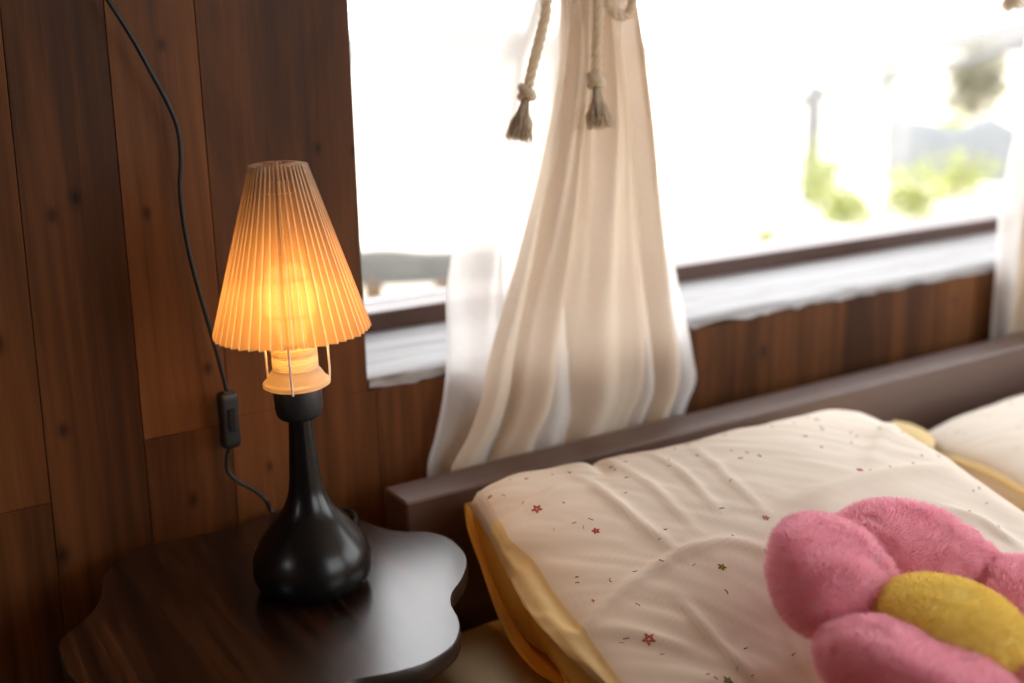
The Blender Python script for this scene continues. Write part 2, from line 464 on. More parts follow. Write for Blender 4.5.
for q in ((LY0, LY1, LZ0, LZ0+.05), (LY0, LY1, LZ1-.05, LZ1), (LY0, LY0+.05, LZ0+.05, LZ1-.05), (LY1-.05, LY1, LZ0+.05, LZ1-.05)):
    wf.box(X0-.08, X0-.03, *q, 0, .003)
struct(wf.build('window_4', M_lash))

# ------------------------------------------------------------------ side table
TZ = .55
opx = [(59, 652), (62, 638), (78, 624.5), (93.5, 609), (100.5, 596), (101.5, 583), (107, 570.5), (121.6, 557), (147, 546), (182, 537.5), (212, 532), (238, 525), (263, 515.5), (290, 507.5), (318, 506.5), (341, 512), (366, 521.5), (384, 528), (405, 531.5), (427, 531.6), (448, 537.5), (462, 549), (467.5, 561.6), (463, 577.5), (453, 592.6), (452, 604.6), (458.5, 617.5), (460, 630), (452.5, 645.5), (427, 662.6), (392, 673), (349, 682)]
tp = [on_z(x, y, TZ)[:2] for x, y in opx] + [np.array(q) for q in ((.285, .787), (.255, .765), (.215, .757), (.178, .775), (.158, .815), (.148, .862), (.130, .905), (.112, .945))]
out2 = catmull(tp, 8, True)
n = len(out2); cen = out2.mean(0)
tbl = thing('side_table', 'dark walnut side table with a wavy cloud-shaped top standing beside the bed', 'side table', (cen[0], cen[1], 0))
b = MB()
ins = np.array([p + (cen-p)/np.linalg.norm(cen-p)*.0012 for p in out2])
TH = .019
b.add([(p[0], p[1], TZ) for p in ins], [tuple(range(n))], 0, False)
b.add([(p[0], p[1], TZ-TH) for p in ins], [tuple(range(n-1, -1, -1))], 0, False)
b.build('tabletop', M_table, tbl)
b = MB(); v = []
for ring, z in ((ins, TZ), (out2, TZ-.0012), (out2, TZ-TH+.001), (ins, TZ-TH)):
    v += [(p[0], p[1], z) for p in ring]
f = [(k*n+i, (k+1)*n+i, (k+1)*n+(i+1) % n, k*n+(i+1) % n) for k in range(3) for i in range(n)]
b.add(v, f, 0, True); e = b.build('edge_band', M_edge, tbl); e['label'] = 'thin lighter brown edge strip'
for k in range(3):
    a = 2*PI*k/3+.5
    b = MB(); c0 = (cen[0]+.10*math.cos(a), cen[1]+.10*math.sin(a)); c1 = (cen[0]+.14*math.cos(a), cen[1]+.14*math.sin(a))
    b.tube([(c0[0], c0[1], TZ-TH-.0005), (c1[0], c1[1], 0.0)], [.018, .011], 16)
    b.build('leg', M_leg, tbl)

# ------------------------------------------------------------------ lamp
LX, LY = on_z(313.5, 566, .570)[:2]; LS = 1.034
lamp = thing('table_lamp', 'lit table lamp with pleated cone shade and black bulbous base on the wavy table', 'lamp', (LX, LY, TZ+.0013))
lamp.rotation_euler = (0, -.014, 0)
def lm(b, name, mat, parent=None, fit=True):
    if fit: b.v = [(x*LS, y*LS, (z-.0177)*LS) for x, y, z in b.v]
    return b.build(name, mat, parent or lamp, world=False)
bp = catmull([(.0, .0179), (.040, .0179), (.0475, .0190), (.0555, .0245), (.0592, .035), (.0580, .050), (.0515, .066), (.0385, .084), (.0268, .098), (.0195, .113), (.0163, .128), (.0140, .155), (.0122, .178), (.0112, .198)], 6)
b = MB(); b.lathe(bp, 72); base = lm(b, 'base', M_black); base['label'] = 'glossy black bottle-shaped base'
b = MB(); b.lathe([(.0112, .1955), (.019, .1957), (.0212, .198), (.0228, .204), (.0234, .2255), (.0228, .2270), (0.0, .2271)], 64); lm(b, 'cap', M_cap)
b = MB()
sp = [(.015, .2273), (.0300, .2275), (.0322, .2288), (.0324, .2312), (.0312, .2326), (.0300, .2330), (.0286, .2345), (.0262, .2385), (.0240, .2420), (.0222, .2432), (.0217, .2440)]
z = .2442
while z < .268:
    sp += [(.0203, z), (.0219, z+.0006), (.0219, z+.0012), (.0203, z+.0018)]; z += .0022
sp += [(.0200, .2705), (.0165, .272), (.0165, .26)]
b.lathe(sp, 72); so = lm(b, 'socket', M_socket); so['label'] = 'cream threaded bulb socket with a wide ring'
b = MB()
ZC_ = .318
bl = [(.0125, .266), (.0135, .277), (.019, .292)] + [(.0285*math.cos(t), ZC_+.0285*math.sin(t)) for t in np.linspace(-.55, PI/2, 14)]
b.lathe(bl, 40); lm(b, 'bulb', M_bulb)
# wire shade carrier: ring under the flange, three uprights, two rings
b = MB()
for k in range(3):
    th = math.radians(-118 + 120*k)
    c, s_ = math.cos(th), math.sin(th)
    path = [(.0300, .2265), (.0326, .2272), (.0344, .2300), (.0350, .240), (.0350, .26), (.0365, .30), (.0375, .335), (.030, .40), (.0235, .425)]
    path = catmull(path, 4)
    b.tube([(r*c, r*s_, z) for r, z in path], .00115, 8)
def ring(b, r, z, rad): b.tube([(r*math.cos(t), r*math.sin(t), z) for t in np.linspace(0, 2*PI, 49)], rad, 6)
ring(b, .0368, .302, .0011); ring(b, .0376, .337, .0011); ring(b, .0235, .425, .0010)
wr = lm(b, 'shade_carrier', M_wire); wr['label'] = 'thin white wire frame holding the shade'
# pleated shade
NP = 46; nzs = 14
zb, zt = .2805, .4395; rb, rt = .0678, .0212
V = []; F_ = []; FM = []
m_ = 3*NP
for i in range(nzs+1):
    t = i/nzs; r = rb+(rt-rb)*t; z = zb+(zt-zb)*t
    for j in range(NP):
        th0 = 2*PI*j/NP + .05*vnoise(j*.5, 3.0)*.6
        a = (.0066*(1-t)+.0052*t)*(1+.30*vnoise(j*.77, 7.0))
        hw = .00042/(r+a)
        for dth, rr in ((-hw, r+a), (hw, r+a), (PI/NP, r-a)):
            zz = z + (.0010 if rr > r else -.0010)*(1-2*t)
            V.append((rr*math.cos(th0+dth), rr*math.sin(th0+dth), zz))
for i in range(nzs):
    for j in range(m_):
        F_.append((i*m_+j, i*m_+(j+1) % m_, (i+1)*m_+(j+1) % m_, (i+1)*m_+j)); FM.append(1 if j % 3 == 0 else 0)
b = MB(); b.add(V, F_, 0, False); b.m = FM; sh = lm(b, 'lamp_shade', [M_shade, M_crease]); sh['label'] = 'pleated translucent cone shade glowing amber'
# stitched thread rings of the shade
b = MB()
for t, rad in ((.845, .0005),):
    r = rb+(rt-rb)*t; ring(b, r, zb+(zt-zb)*t, rad)
lm(b, 'thread', M_wire, sh)
# cord: up the wall, through the inline switch, down behind the lamp and back into its base
def wpt(x, y, Y): return on_y(x, y, Y)
up = [(70, -60, 1.19), (108, 0, 1.19), (131, 36, 1.19), (152, 74, 1.19), (168, 104, 1.192), (178, 130, 1.193), (181, 160, 1.194), (180, 188, 1.194), (184, 225, 1.194), (192, 265, 1.193), (205, 312, 1.193), (218, 356, 1.194), (227, 392, 1.195)]
dn = [(230, 446, 1.196), (227, 458, 1.196), (228.5, 472, 1.195), (239, 482, 1.19), (254, 490, 1.185), (266, 500, 1.178)]
Minv = (Matrix.Translation(Vector((LX, LY, TZ+.0013))) @ Matrix.Rotation(-.014, 4, 'Y')).inverted()
def loc(p): return np.array(Minv @ Vector([float(q) for q in p]))
b = MB()
P1 = [wpt(*q) for q in up]
b.tube([loc(p) for p in catmull(P1, 8)], .0025, 10)
P2 = [wpt(*q) for q in dn]
zt_ = TZ+.0046
P2 += [on_z(274, 512.5, zt_), np.array([LX+.055, LY+.155, zt_]), np.array([LX+.088, LY+.158, zt_]), np.array([LX+.104, LY+.140, zt_]), np.array([LX+.095, LY+.110, zt_]), np.array([LX+.06, LY+.075, zt_]), np.array([LX+.035, LY+.045, zt_+.003])]
b.tube([loc(p) for p in catmull(P2, 8)], .0025, 10)
cord = lm(b, 'cord', M_cord, None, False)
sw0, sw1 = wpt(226.5, 391, 1.193), wpt(231, 447.5, 1.193)
ax = (sw1-sw0); Ls = np.linalg.norm(ax); ax /= Ls
sx = np.array([1.0, .12, 0]); sx -= ax*(sx@ax); sx /= np.linalg.norm(sx); sy = np.cross(ax, sx)
def swbox(hw, hd, t0, t1, ch, dy=0):
    m = MB().box(-hw, hw, -hd, hd, t0, t1, 0, ch)
    return [sw0 + sx*p[0] + sy*(p[1]+dy) + ax*p[2] for p in m.v], m.f
def swbody():
    n_ = 28; v = []; f = []
    secs = [(0, .35), (.0015, .78), (.004, .95), (.010, 1), (Ls*.5, .93), (Ls-.010, 1), (Ls-.004, .95), (Ls-.0015, .8), (Ls, .4)]
    for t, k in secs:
        for j in range(n_):
            th = 2*PI*j/n_; c, s_ = math.cos(th), math.sin(th)
            e = .45
            v.append(sw0 + ax*t + sx*(.0112*k*math.copysign(abs(c)**e, c)) + sy*(.0085*k*math.copysign(abs(s_)**e, s_)))
    for i in range(len(secs)-1):
        for j in range(n_): f.append((i*n_+j, i*n_+(j+1) % n_, (i+1)*n_+(j+1) % n_, (i+1)*n_+j))
    f.append(tuple(range(n_))); f.append(tuple((len(secs)-1)*n_+j for j in range(n_)))
    return v, f
b = MB(); v, f = swbody(); b.add([loc(p) for p in v], f, 0, True)
sw = lm(b, 'switch', M_cord, cord, fit=False); sw['label'] = 'black inline rocker switch'
b = MB()
side = 1 if (sy @ np.array([0, -1.0, 0])) > 0 else -1
v, f = swbox(.0042, .0016, Ls*.28, Ls*.68, .0008, side*.0088); b.add([loc(p) for p in v], f, 0, False)
lm(b, 'switch_rocker', M_black, cord, fit=False)

# ------------------------------------------------------------------ bed
HX0, HX1, HY0, HY1, HZ = .519, 2.62, 1.088, 1.150, .568
bed = thing('bed', 'low dark brown wooden bed with a plain plank headboard under the window', 'bed', (HX0, HY1, 0))
b = MB(); b.box(HX0, HX1, HY0, HY1, .0, HZ, 0, .0025); hb = b.build('headboard', M_head, bed); hb['label'] = 'thick dark brown headboard plank'
b = MB(); b.box(HX0+.02, HX0+.05, -.95, HY0-.0005, .12, .26, 0, .002); b.build('side_rail', M_head, bed)
b = MB(); b.box(HX1-.05, HX1-.02, -.95, HY0-.0005, .12, .26, 0, .002); b.build('side_rail', M_head, bed)
b = MB(); b.box(HX0+.052, HX1-.052, -.94, HY0-.0005, .18, .2595, 0, .002); b.build('slat_base', M_head, bed)
for x in (HX0+.02, HX1-.08):
    b = MB(); b.box(x, x+.06, -1.01, -.951, 0, .30, 0, .003); b.build('leg', M_head, bed)
# mattress: soft slab with a yellow hem
MZ = .405
def softslab(x0, x1, y0, y1, z0, z1, r, nu=60, nv=60):
    b = MB(); u = np.linspace(-1, 1, nu); v = np.linspace(-1, 1, nv); U, V = np.meshgrid(u, v, indexing='ij')
    cx, cy, hx, hy = (x0+x1)/2, (y0+y1)/2, (x1-x0)/2, (y1-y0)/2
    # distance from edge, rounded profile
    ex = hx*(1-np.abs(U)); ey = hy*(1-np.abs(V)); d = np.minimum(ex, ey); d = np.clip(d/r, 0, 1)
    drop = r*(1-np.sqrt(np.clip(1-(1-d)**2, 0, 1)))
    top = np.stack([cx+hx*U, cy+hy*V, z1-drop + .004*vnoise(U*7+3, V*7)], -1)
    b.grid(top)
    return b
# denser sampling near the rim
def slab_grid(x0, x1, y0, y1, z0, z1, r):
    def ax_(a, c):
        e = r*(1-np.cos(np.linspace(0, PI/2, 9)))
        return np.r_[a+e, np.linspace(a+r, c-r, 40)[1:-1], (c-e)[::-1]]
    xs_, ys_ = ax_(x0, x1), ax_(y0, y1)
    X, Y = np.meshgrid(xs_, ys_, indexing='ij')
    d = np.clip(np.minimum(np.minimum(X-x0, x1-X), np.minimum(Y-y0, y1-Y))/r, 0, 1)
    Zt = z1 - r*(1-np.sqrt(np.clip(1-(1-d)**2, 0, 1)))
    Zt = Zt + .005*vnoise(X*9, Y*9)*d
    b = MB(); b.grid(np.stack([X, Y, Zt], -1))
    k = [(x0, y0), (x1, y0), (x1, y1), (x0, y1)]
    nx_, ny_ = len(xs_), len(ys_)
    per = [(xs_[i], y0) for i in range(nx_)]+[(x1, ys_[j]) for j in range(1, ny_)]+[(xs_[i], y1) for i in range(nx_-2, -1, -1)]+[(x0, ys_[j]) for j in range(ny_-2, 0, -1)]
    m = len(per); v = [(p[0], p[1], z1-r) for p in per]+[(p[0], p[1], z0) for p in per]
    b.add(v, [(i, i+m, (i+1) % m+m, (i+1) % m) for i in range(m)]+[tuple(range(m, 2*m))], 0, True)
    return b
mat_b = slab_grid(HX0-.014, HX1-.054, -.9, HY0-.02, .2605, MZ, .035)
mattress = mat_b.build('mattress', M_sheet)
tag(mattress, 'mattress in a cream sheet lying on the bed under the pillows', 'mattress')

# ------------------------------------------------------------------ pillows
class Surf: pass
def ridge(X, Y, pts, h, w, side=0):
    """soft cloth ridge along a polyline given in pixels of the pillow's height"""
    P = resample([on_z(x, y, .575)[:2] for x, y in pts], 14)
    D = np.full(X.shape, 9.0); T = np.zeros(X.shape); Sg = np.zeros(X.shape)
    for i in range(len(P)-1):
        a, c = P[i], P[i+1]; ab = c-a; l2 = ab@ab
        t = np.clip(((X-a[0])*ab[0]+(Y-a[1])*ab[1])/l2, 0, 1)
        dx, dy = X-a[0]-t*ab[0], Y-a[1]-t*ab[1]; d = np.hypot(dx, dy)
        m = d < D; D = np.where(m, d, D); T = np.where(m, (i+t)/(len(P)-1), T)
        Sg = np.where(m, np.sign(ab[0]*dy-ab[1]*dx), Sg)
    ww = w
    return h*np.exp(-(D/ww)**2)*np.clip(np.sin(PI*np.clip(T*.94+.03, 0, 1)), 0, 1)**.6

def pillow_top(TL, TR, BR, BL, zv, nu=150, nv=120, edge=.055, crown=.035, corner=(0, 0, 0, 0), zlow=None, ridges=(), seed=0.0, bow=.012, dip=None, eleft=.055, left=None, rl=.13):
    u = np.linspace(0, 1, nu); v = np.linspace(0, 1, nv)
    u = .5-.5*np.cos(PI*(u*.94+.03)); u = (u-u[0])/(u[-1]-u[0]); v = .5-.5*np.cos(PI*(v*.9+.05)); v = (v-v[0])/(v[-1]-v[0])
    U, V = np.meshgrid(u, v, indexing='ij')
    TL, TR, BR, BL = [np.array(q, float) for q in (TL, TR, BR, BL)]
    X = (TL[0]*(1-U)+TR[0]*U)*(1-V)+(BL[0]*(1-U)+BR[0]*U)*V
    Y = (TL[1]*(1-U)+TR[1]*U)*(1-V)+(BL[1]*(1-U)+BR[1]*U)*V
    X = X + bow*np.sin(PI*V)*(1-2*U)*1.0; Y = Y - bow*np.sin(PI*U)*(1-2*V)
    if left is not None:
        o = np.argsort(left[:, 1]); ys_, xs_ = left[o, 1], left[o, 0]
        k = (xs_[1]-xs_[0])/(ys_[1]-ys_[0]); ye = Y[0, :]
        tx = np.where(ye < ys_[0], xs_[0]+(ye-ys_[0])*k*.3, np.interp(ye, ys_, xs_))
        X = X + (tx-X[0, :])[None, :]*(1-U)**3
    zs = np.interp(V, np.linspace(0, 1, len(zv)), zv)
    du = np.minimum(U, 1-U); dv = np.minimum(V, 1-V)
    eL = np.where(U < .5, eleft, edge); ed = np.clip(du/rl, 0, 1); rnd = np.sqrt(np.clip(1-(1-ed)**2, 0, 1))
    edv = np.clip(dv/.10, 0, 1); rndv = np.sqrt(np.clip(1-(1-edv)**2, 0, 1))
    Z = zs - eL*(1-rnd) - edge*.8*(1-rndv) + crown*np.sin(PI*U)**.8*np.sin(PI*V)**.8
    for k, (cu, cv) in zip(corner, ((0, 0), (1, 0), (1, 1), (0, 1))):
        Z += k*np.exp(-(((U-cu)/.28)**2+((V-cv)/.35)**2))
    Z += .006*vnoise(X*7+seed, Y*7) + .0035*vnoise(X*17+seed, Y*17+4)+.0016*vnoise((X+Y)*34+seed, (X-Y)*15)
    # fine diagonal tension creases
    q = (X*.75+Y*.66); r_ = (X*.66-Y*.75)
    Z += (.0030*np.abs(vnoise(q*62+seed, r_*9))+.0022*np.abs(vnoise(q*105+seed, r_*14)))*np.clip(dv/.1, 0, 1)
    if dip: Z -= dip[2]*np.exp(-((X-dip[0])**2+(Y-dip[1])**2)/dip[3]**2)
    for (pts, h, w_, sd) in ridges: Z += ridge(X, Y, pts, h, w_, sd)
    return U, V, np.stack([X, Y, Z], -1)

def star_strokes(bvh, px, py, size, rot=0.0):
    d = Vector(ray(px, py).tolist()).normalized(); hit = bvh.ray_cast(Vector(CAM.tolist()), d)
    if hit[0] is None: return []
    p, nrm = hit[0], hit[1]
    if nrm.z < 0: nrm = -nrm
    e1 = Vector((1, 0, 0)); e1 = (e1-nrm*e1.dot(nrm)).normalized(); e2 = nrm.cross(e1)
    pts = [p + e1*(size*math.cos(rot+PI/2+4*PI*k/5)) + e2*(size*math.sin(rot+PI/2+4*PI*k/5)) for k in range(6)]
    res = []
    for a, c in zip(pts[:-1], pts[1:]):
        line = []
        for t in np.linspace(0, 1, 6):
            q = bvh.find_nearest(a.lerp(c, float(t)))
            nn = q[1] if q[1].z > 0 else -q[1]
            line.append(np.array(q[0] + nn*.0003))
        res.append(line)
    return res
def dash(bvh, p, ang, ln, bend=0.0):
    line = []
    for t in np.linspace(-.5, .5, 5):
        q = bvh.find_nearest(Vector((p[0]+math.cos(ang+bend*t)*ln*t, p[1]+math.sin(ang+bend*t)*ln*t, p[2])))
        nn = q[1] if q[1].z > 0 else -q[1]
        line.append(np.array(q[0]+nn*.0003))
    return line

def make_pillow(label, TL, TR, BR, BL, zv, zlow, px_stars, nd, ridges, corner, seed, crown=.035, edge=.055, dip=None, eleft=.055, left=None, under=7, rl=.13):
    U, V, G = pillow_top(TL, TR, BR, BL, zv, corner=corner, ridges=ridges, seed=seed, crown=crown, edge=edge, dip=dip, eleft=eleft, left=left, rl=rl)
    root = thing('pillow', label, 'pillow', (G[75, 60, 0], G[75, 60, 1], zlow), 'printed cotton bed pillows')
    b = MB(); b.grid(G, 0, True)
    # underside
    B = G.copy(); zrim = G[:, :, 2].copy()
    rimz = np.interp(V, np.linspace(0, 1, 2), [G[:, 0, 2].mean(), G[:, -1, 2].mean()])
    prof = np.sqrt(np.clip(1-(1-np.clip(np.minimum(np.minimum(U, 1-U), np.minimum(V, 1-V))/.16, 0, 1))**2, 0, 1))
    edgez = G[:, :, 2]-0
    # rim height carried inward, then belly down to the mattress
    iu = np.where(U < .5, 0, -1)
    low = np.minimum(rimz, edgez-.004)
    B[:, :, 2] = np.where(prof <= 0, G[:, :, 2], low*(1-prof)+np.minimum(zlow, low)*prof)
    b.grid(B, under, False)
    bv = MB(); bv.grid(G)
    bvh = BVHTree.FromPolygons([Vector(p) for p in bv.v], bv.f)
    for (px, py, sz, ink, rot) in px_stars:
        for line in star_strokes(bvh, px, py, sz, rot): b.tube(line, .00055, 5, 1+ink)
    rs = random.Random(int(seed*10)+5)
    for _ in range(nd):
        i = rs.randrange(12, 138); j = rs.randrange(10, 110); p = G[i, j]
        b.tube(dash(bvh, p, rs.uniform(0, PI), rs.uniform(.003, .007), rs.uniform(-1, 1)), rs.uniform(.0003, .0006), 5, 1+rs.choice([0, 1, 1, 1, 2, 2, 4, 5, 1]))
    cov = b.build('pillow_cover', [M_pillow]+M_inks+[M_yellow], root); cov['label'] = 'cream cotton cover with small printed stars and dashes'
    return root, U, V, G, bvh

rid = [([(566, 612), (610, 592), (655, 570), (690, 556), (735, 549), (765, 552)], .0055, .007, -1),
       ([(765, 552), (785, 580), (800, 610)], .003, .008, 0),
       ([(600, 480), (650, 510), (700, 545)], .0028, .006, 0), ([(640, 470), (690, 505), (720, 530)], .0034, .005, 0), ([(690, 470), (730, 505), (770, 530)], .0026, .006, 0),
       ([(575, 500), (625, 530), (680, 560)], .004, .007, 0), ([(480, 545), (520, 527), (560, 515), (600, 512)], .006, .009, 0), ([(680, 590), (720, 615), (755, 630)], .005, .007, 0),
       ([(584, 462), (592, 478), (606, 500)], -.006, .008, 0),
       ([(590, 605), (640, 612), (690, 620)], .004, .007, 0),
       ([(790, 520), (850, 500), (900, 482), (945, 470)], .008, .010, 1), ([(900, 420), (885, 450), (868, 480)], .006, .010, 0), ([(945, 505), (985, 507), (1030, 522)], .007, .009, 0), ([(960, 540), (1000, 548), (1040, 560)], .006, .009, 0)]
stars = [(537, 509, .0062, 0, .1), (596, 531, .0045, 0, 1.0), (649, 639, .0064, 0, .05), (766, 518, .004, 5, .4), (722, 567, .0045, 3, .3), (728, 681, .005, 3, .2), (490, 497, .003, 2, 0), (860, 470, .004, 0, .5), (955, 530, .004, 0, .2)]
seam_px = [(470, 500, .557), (488, 530, .555), (507, 562, .553), (530, 574, .552), (555, 605, .548), (586, 643, .540), (617, 682, .530), (645, 720, .52)]
FC = on_z(958, 577, .632) - np.array([0, 0, .032])      # middle of the flower cushion
PTL, PTR, PBR, PBL = (.578, 1.066), (1.235, 1.050), (1.17, .56), (.575, .60)
pil, PU, PV, PG, PBVH = make_pillow('cream printed pillow with yellow hem lying nearest the table, under the pink flower cushion',
    PTL, PTR, PBR, PBL, [.575, .585, .58, .568, .555, .538, .528], .412, stars, 150, rid, (.022, -.004, -.01, 0), 0.0, dip=(FC[0], FC[1], .05, .15), eleft=.018, left=np.array([on_z(x, y, z) for x, y, z in seam_px]))
# open end of the pillowcase: hem band over, lining under
def strip(rows, n=40, nu=10, wav=0.0, seed=0):
    R_ = [resample(catmull(r, 8) if len(r) < 20 else r, n) for r in rows]
    G_ = []
    R_ = np.array(R_); k = len(rows)
    t = np.linspace(0, k-1, nu)
    for tt in t:
        i = min(int(tt), k-2); G_.append(R_[i]*(1-(tt-i))+R_[i+1]*(tt-i))
    G_ = np.array(G_)
    s_ = np.linspace(0, 1, n)
    for i in range(nu): G_[i, :, 2] += wav*min(1, i/(nu*.45))**2*vnoise(s_*26+seed, np.full(n, i*.35))
    return G_
edge_px = [(466, 503, .556), (484, 531, .550), (503, 567, .545), (513, 588, .542), (533, 620, .538), (556, 646, .532), (586, 671, .524), (612, 690, .516)]
low_px = [(464, 505, .548), (467, 530, .528), (480, 567, .500), (495.5, 613, .470), (511, 645, .452), (533, 671, .438), (556, 685, .428), (590, 705, .420)]
P3 = lambda L_: [on_z(*q) for q in L_]
JS = list(range(3, 97, 2))
sm, ed_, lo_ = [PG[0, j]+np.array([-.0008, 0, .0022]) for j in JS], P3(edge_px), P3(low_px)
ins_ = [PG[3, j]+np.array([0, 0, .0022]) for j in JS]
ed_ = list(resample(catmull(ed_, 8), len(JS)))
g1 = strip([ins_, sm, [(a+c)/2+np.array([-.003, 0, .005]) for a, c in zip(sm, ed_)], ed_, [p+np.array([.006, 0, -.003]) for p in ed_]], 90, 16, .005)
b = MB(); b.grid(g1); b.m = [1 if (i % 89) < 24 else 0 for i in range(len(b.f))]; hem = b.build('hem_band', [M_paley, M_pillow], pil); hem['label'] = 'pale yellow hem of the pillowcase'
lin_in = [p + np.array([.09, -.02, -.006]) for p in lo_]
mid_in = [p + np.array([.035, -.008, -.012]) for p in lo_]
g2 = strip([[p+np.array([.004, 0, .003]) for p in lo_], lo_, mid_in, lin_in, [p+np.array([.04, 0, .008]) for p in lin_in]], 70, 16, .004, 5)
b = MB(); b.grid(g2)
fold = [on_z(*q) for q in [(541, 640, .475), (552, 655, .472), (563, 678, .466), (575, 700, .462)]]
fg = strip([fold, [p+np.array([.02, .0, .012]) for p in fold], [p+np.array([.05, .0, -.004]) for p in fold]], 30, 10)
b.grid(fg)
lin = b.build('case_lining', M_yellow, pil); lin['label'] = 'deep yellow inside flap of the open pillowcase'
# small yellow corner peeking out behind the far top corner
cy = [on_z(*q) for q in [(893, 420, .515), (912, 424, .513), (928, 432, .509), (935, 441, .503), (930, 450, .498)]]
cg = strip([cy, [p+np.array([-.03, -.02, -.006]) for p in cy], [p+np.array([-.07, -.04, -.035]) for p in cy]], 20, 8, .003, 9)
b = MB(); b.grid(cg); b.build('hem_corner', M_paley, pil)

pil2, _, _, PG2, _ = make_pillow('cream pillow half out of frame at the right, beside the flower cushion',
    (1.365, 1.055), (2.05, 1.05), (2.03, .60), (1.31, .62), [.502, .530, .536, .528, .520, .512, .508], .412, [], 60,
    [([(965, 440), (975, 470), (1000, 495), (1040, 510)], .008, .012, 0)], (-.002, 0, 0, 0), 5.3, .020, .038, under=0, rl=.27, eleft=.042)
b = MB()
r0 = [p.copy() for p in PG2[3, 0:110:12]]
r0 = [q+np.array([.012, 0, -.004]) for q in r0]
b.grid(strip([r0, [q+np.array([-.012, 0, -.006]) for q in r0], [q+np.array([-.022, -.006, -.014]) for q in r0], [q+np.array([-.018, -.006, -.018]) for q in r0]], 60, 12, .006, 3))
b.build('hem_band', M_paley, pil2)

# ------------------------------------------------------------------ plush flower cushion
def plush(verts, faces, nstr, ln, wd, seed, comb=(0, 0, -.25)):
    r = np.random.default_rng(seed)
    V = np.array(verts); tri = []
    for f in faces:
        tri.append((f[0], f[1], f[2]))
        if len(f) == 4: tri.append((f[0], f[2], f[3]))
    tri = np.array(tri); A, B, C = V[tri[:, 0]], V[tri[:, 1]], V[tri[:, 2]]
    nr = np.cross(B-A, C-A); ar = np.linalg.norm(nr, axis=1); nr = nr/(ar[:, None]+1e-12)
    idx = r.choice(len(tri), nstr, p=ar/ar.sum())
    a, c = r.random(nstr), r.random(nstr); m = a+c > 1; a[m] = 1-a[m]; c[m] = 1-c[m]
    P = A[idx]+(B-A)[idx]*a[:, None]+(C-A)[idx]*c[:, None]; n_ = nr[idx]
    # tufts: strands nearby lean the same way
    q = P*55
    tuft = np.stack([vnoise(q[:, 0]+k*9, q[:, 1]+q[:, 2]*1.3+k*5) for k in range(3)], 1)*1.5
    D = n_ + tuft + np.array(comb) + r.normal(0, .22, (nstr, 3)); D /= np.linalg.norm(D, axis=1)[:, None]
    l = ln*(.6+.6*r.random(nstr))[:, None]
    sd = np.cross(D, r.normal(0, 1, (nstr, 3))); sd /= np.linalg.norm(sd, axis=1)[:, None]; sd *= wd*.5
    bend = np.array(comb)*ln*.5
    root = P - n_*.001
    v = np.concatenate([root-sd, root+sd, P+D*l*.55+sd*.7, P+D*l*.55-sd*.7, P+D*l+bend], 0)
    k = nstr; i = np.arange(k)
    f = np.concatenate([np.stack([i, i+k, i+2*k, i+3*k], 1)]).tolist() + np.stack([i+3*k, i+2*k, i+4*k], 1).tolist()
    return v, f

nrm = np.array([0, 0, 1.0]) + (.20*_r0) - .12*np.array([math.sin(AZ), math.cos(AZ), 0]); nrm /= np.linalg.norm(nrm)
e1 = _r0 - nrm*(_r0@nrm); e1 /= np.linalg.norm(e1); e2 = np.cross(nrm, e1)
flower = thing('flower_cushion', 'pink plush flower cushion with a yellow centre lying on the cream pillow', 'cushion', FC - nrm*.06)
def fl(a, r, h): return FC + e1*(r*math.cos(a)) + e2*(r*math.sin(a)) + nrm*h
def blob(cen_, ex, ey, ez, rx, ry, rz, shape=None, nu=40, nv=26):
    v = []; f = []
    for i in range(nv+1):
        ph = -PI/2 + PI*i/nv
        for j in range(nu):
            th = 2*PI*j/nu
            c = math.copysign(abs(math.cos(ph))**.8, math.cos(ph)); s_ = math.copysign(abs(math.sin(ph))**.95, math.sin(ph))
            x, y, z = rx*c*math.cos(th), ry*c*math.sin(th), rz*s_
            if shape: x, y, z = shape(x, y, z)
            v.append(cen_+ex*x+ey*y+ez*z)
    for i in range(nv):
        for j in range(nu): f.append((i*nu+j, i*nu+(j+1) % nu, (i+1)*nu+(j+1) % nu, (i+1)*nu+j))
    return v, f
pet = [(154, .105, .070, .059, .038, -.008), (88, .105, .079, .057, .038, -.010), (20, .108, .072, .059, .036, -.014), (-50, .105, .074, .057, .036, -.016), (-122, .105, .079, .057, .038, -.014)]
for k, (deg, rad, tw, rw, tk, lift) in enumerate(pet):
    a = math.radians(deg)
    er = e1*math.cos(a)+e2*math.sin(a); et = -e1*math.sin(a)+e2*math.cos(a)
    def shp(x, y, z, rw=rw, tw=tw):
        t = x/rw            # radial
        y = y*(1-.28*np.clip(-t, 0, 1))      # narrower towards the centre
        z = z*(1+.10*t) + .016*max(t, 0)**2 - .012*math.exp(-(y/(tw*.35))**2)*max(z, 0)/.05*(.5-.5*t)
        return x, y, z
    v, f = blob(fl(a, rad, -.005+lift), er, et, nrm, rw, tw*1.12, tk, shp)
    b = MB(); b.add(v, f, 0, True)
    v2, f2 = plush(v, f, 38000, .0068, .0006, 20+k); b.add(v2, f2, 0, True)
    b.build('petal', M_pink, flower)
v, f = blob(fl(-PI/2-.40, .029, -.008), e1, e2, nrm, .068, .064, .038)
b = MB(); b.add(v, f, 0, True); v2, f2 = plush(v, f, 30000, .0050, .0006, 50); b.add(v2, f2, 0, True)
cc = b.build('flower_centre', M_yplush, flower); cc['label'] = 'yellow plush centre'

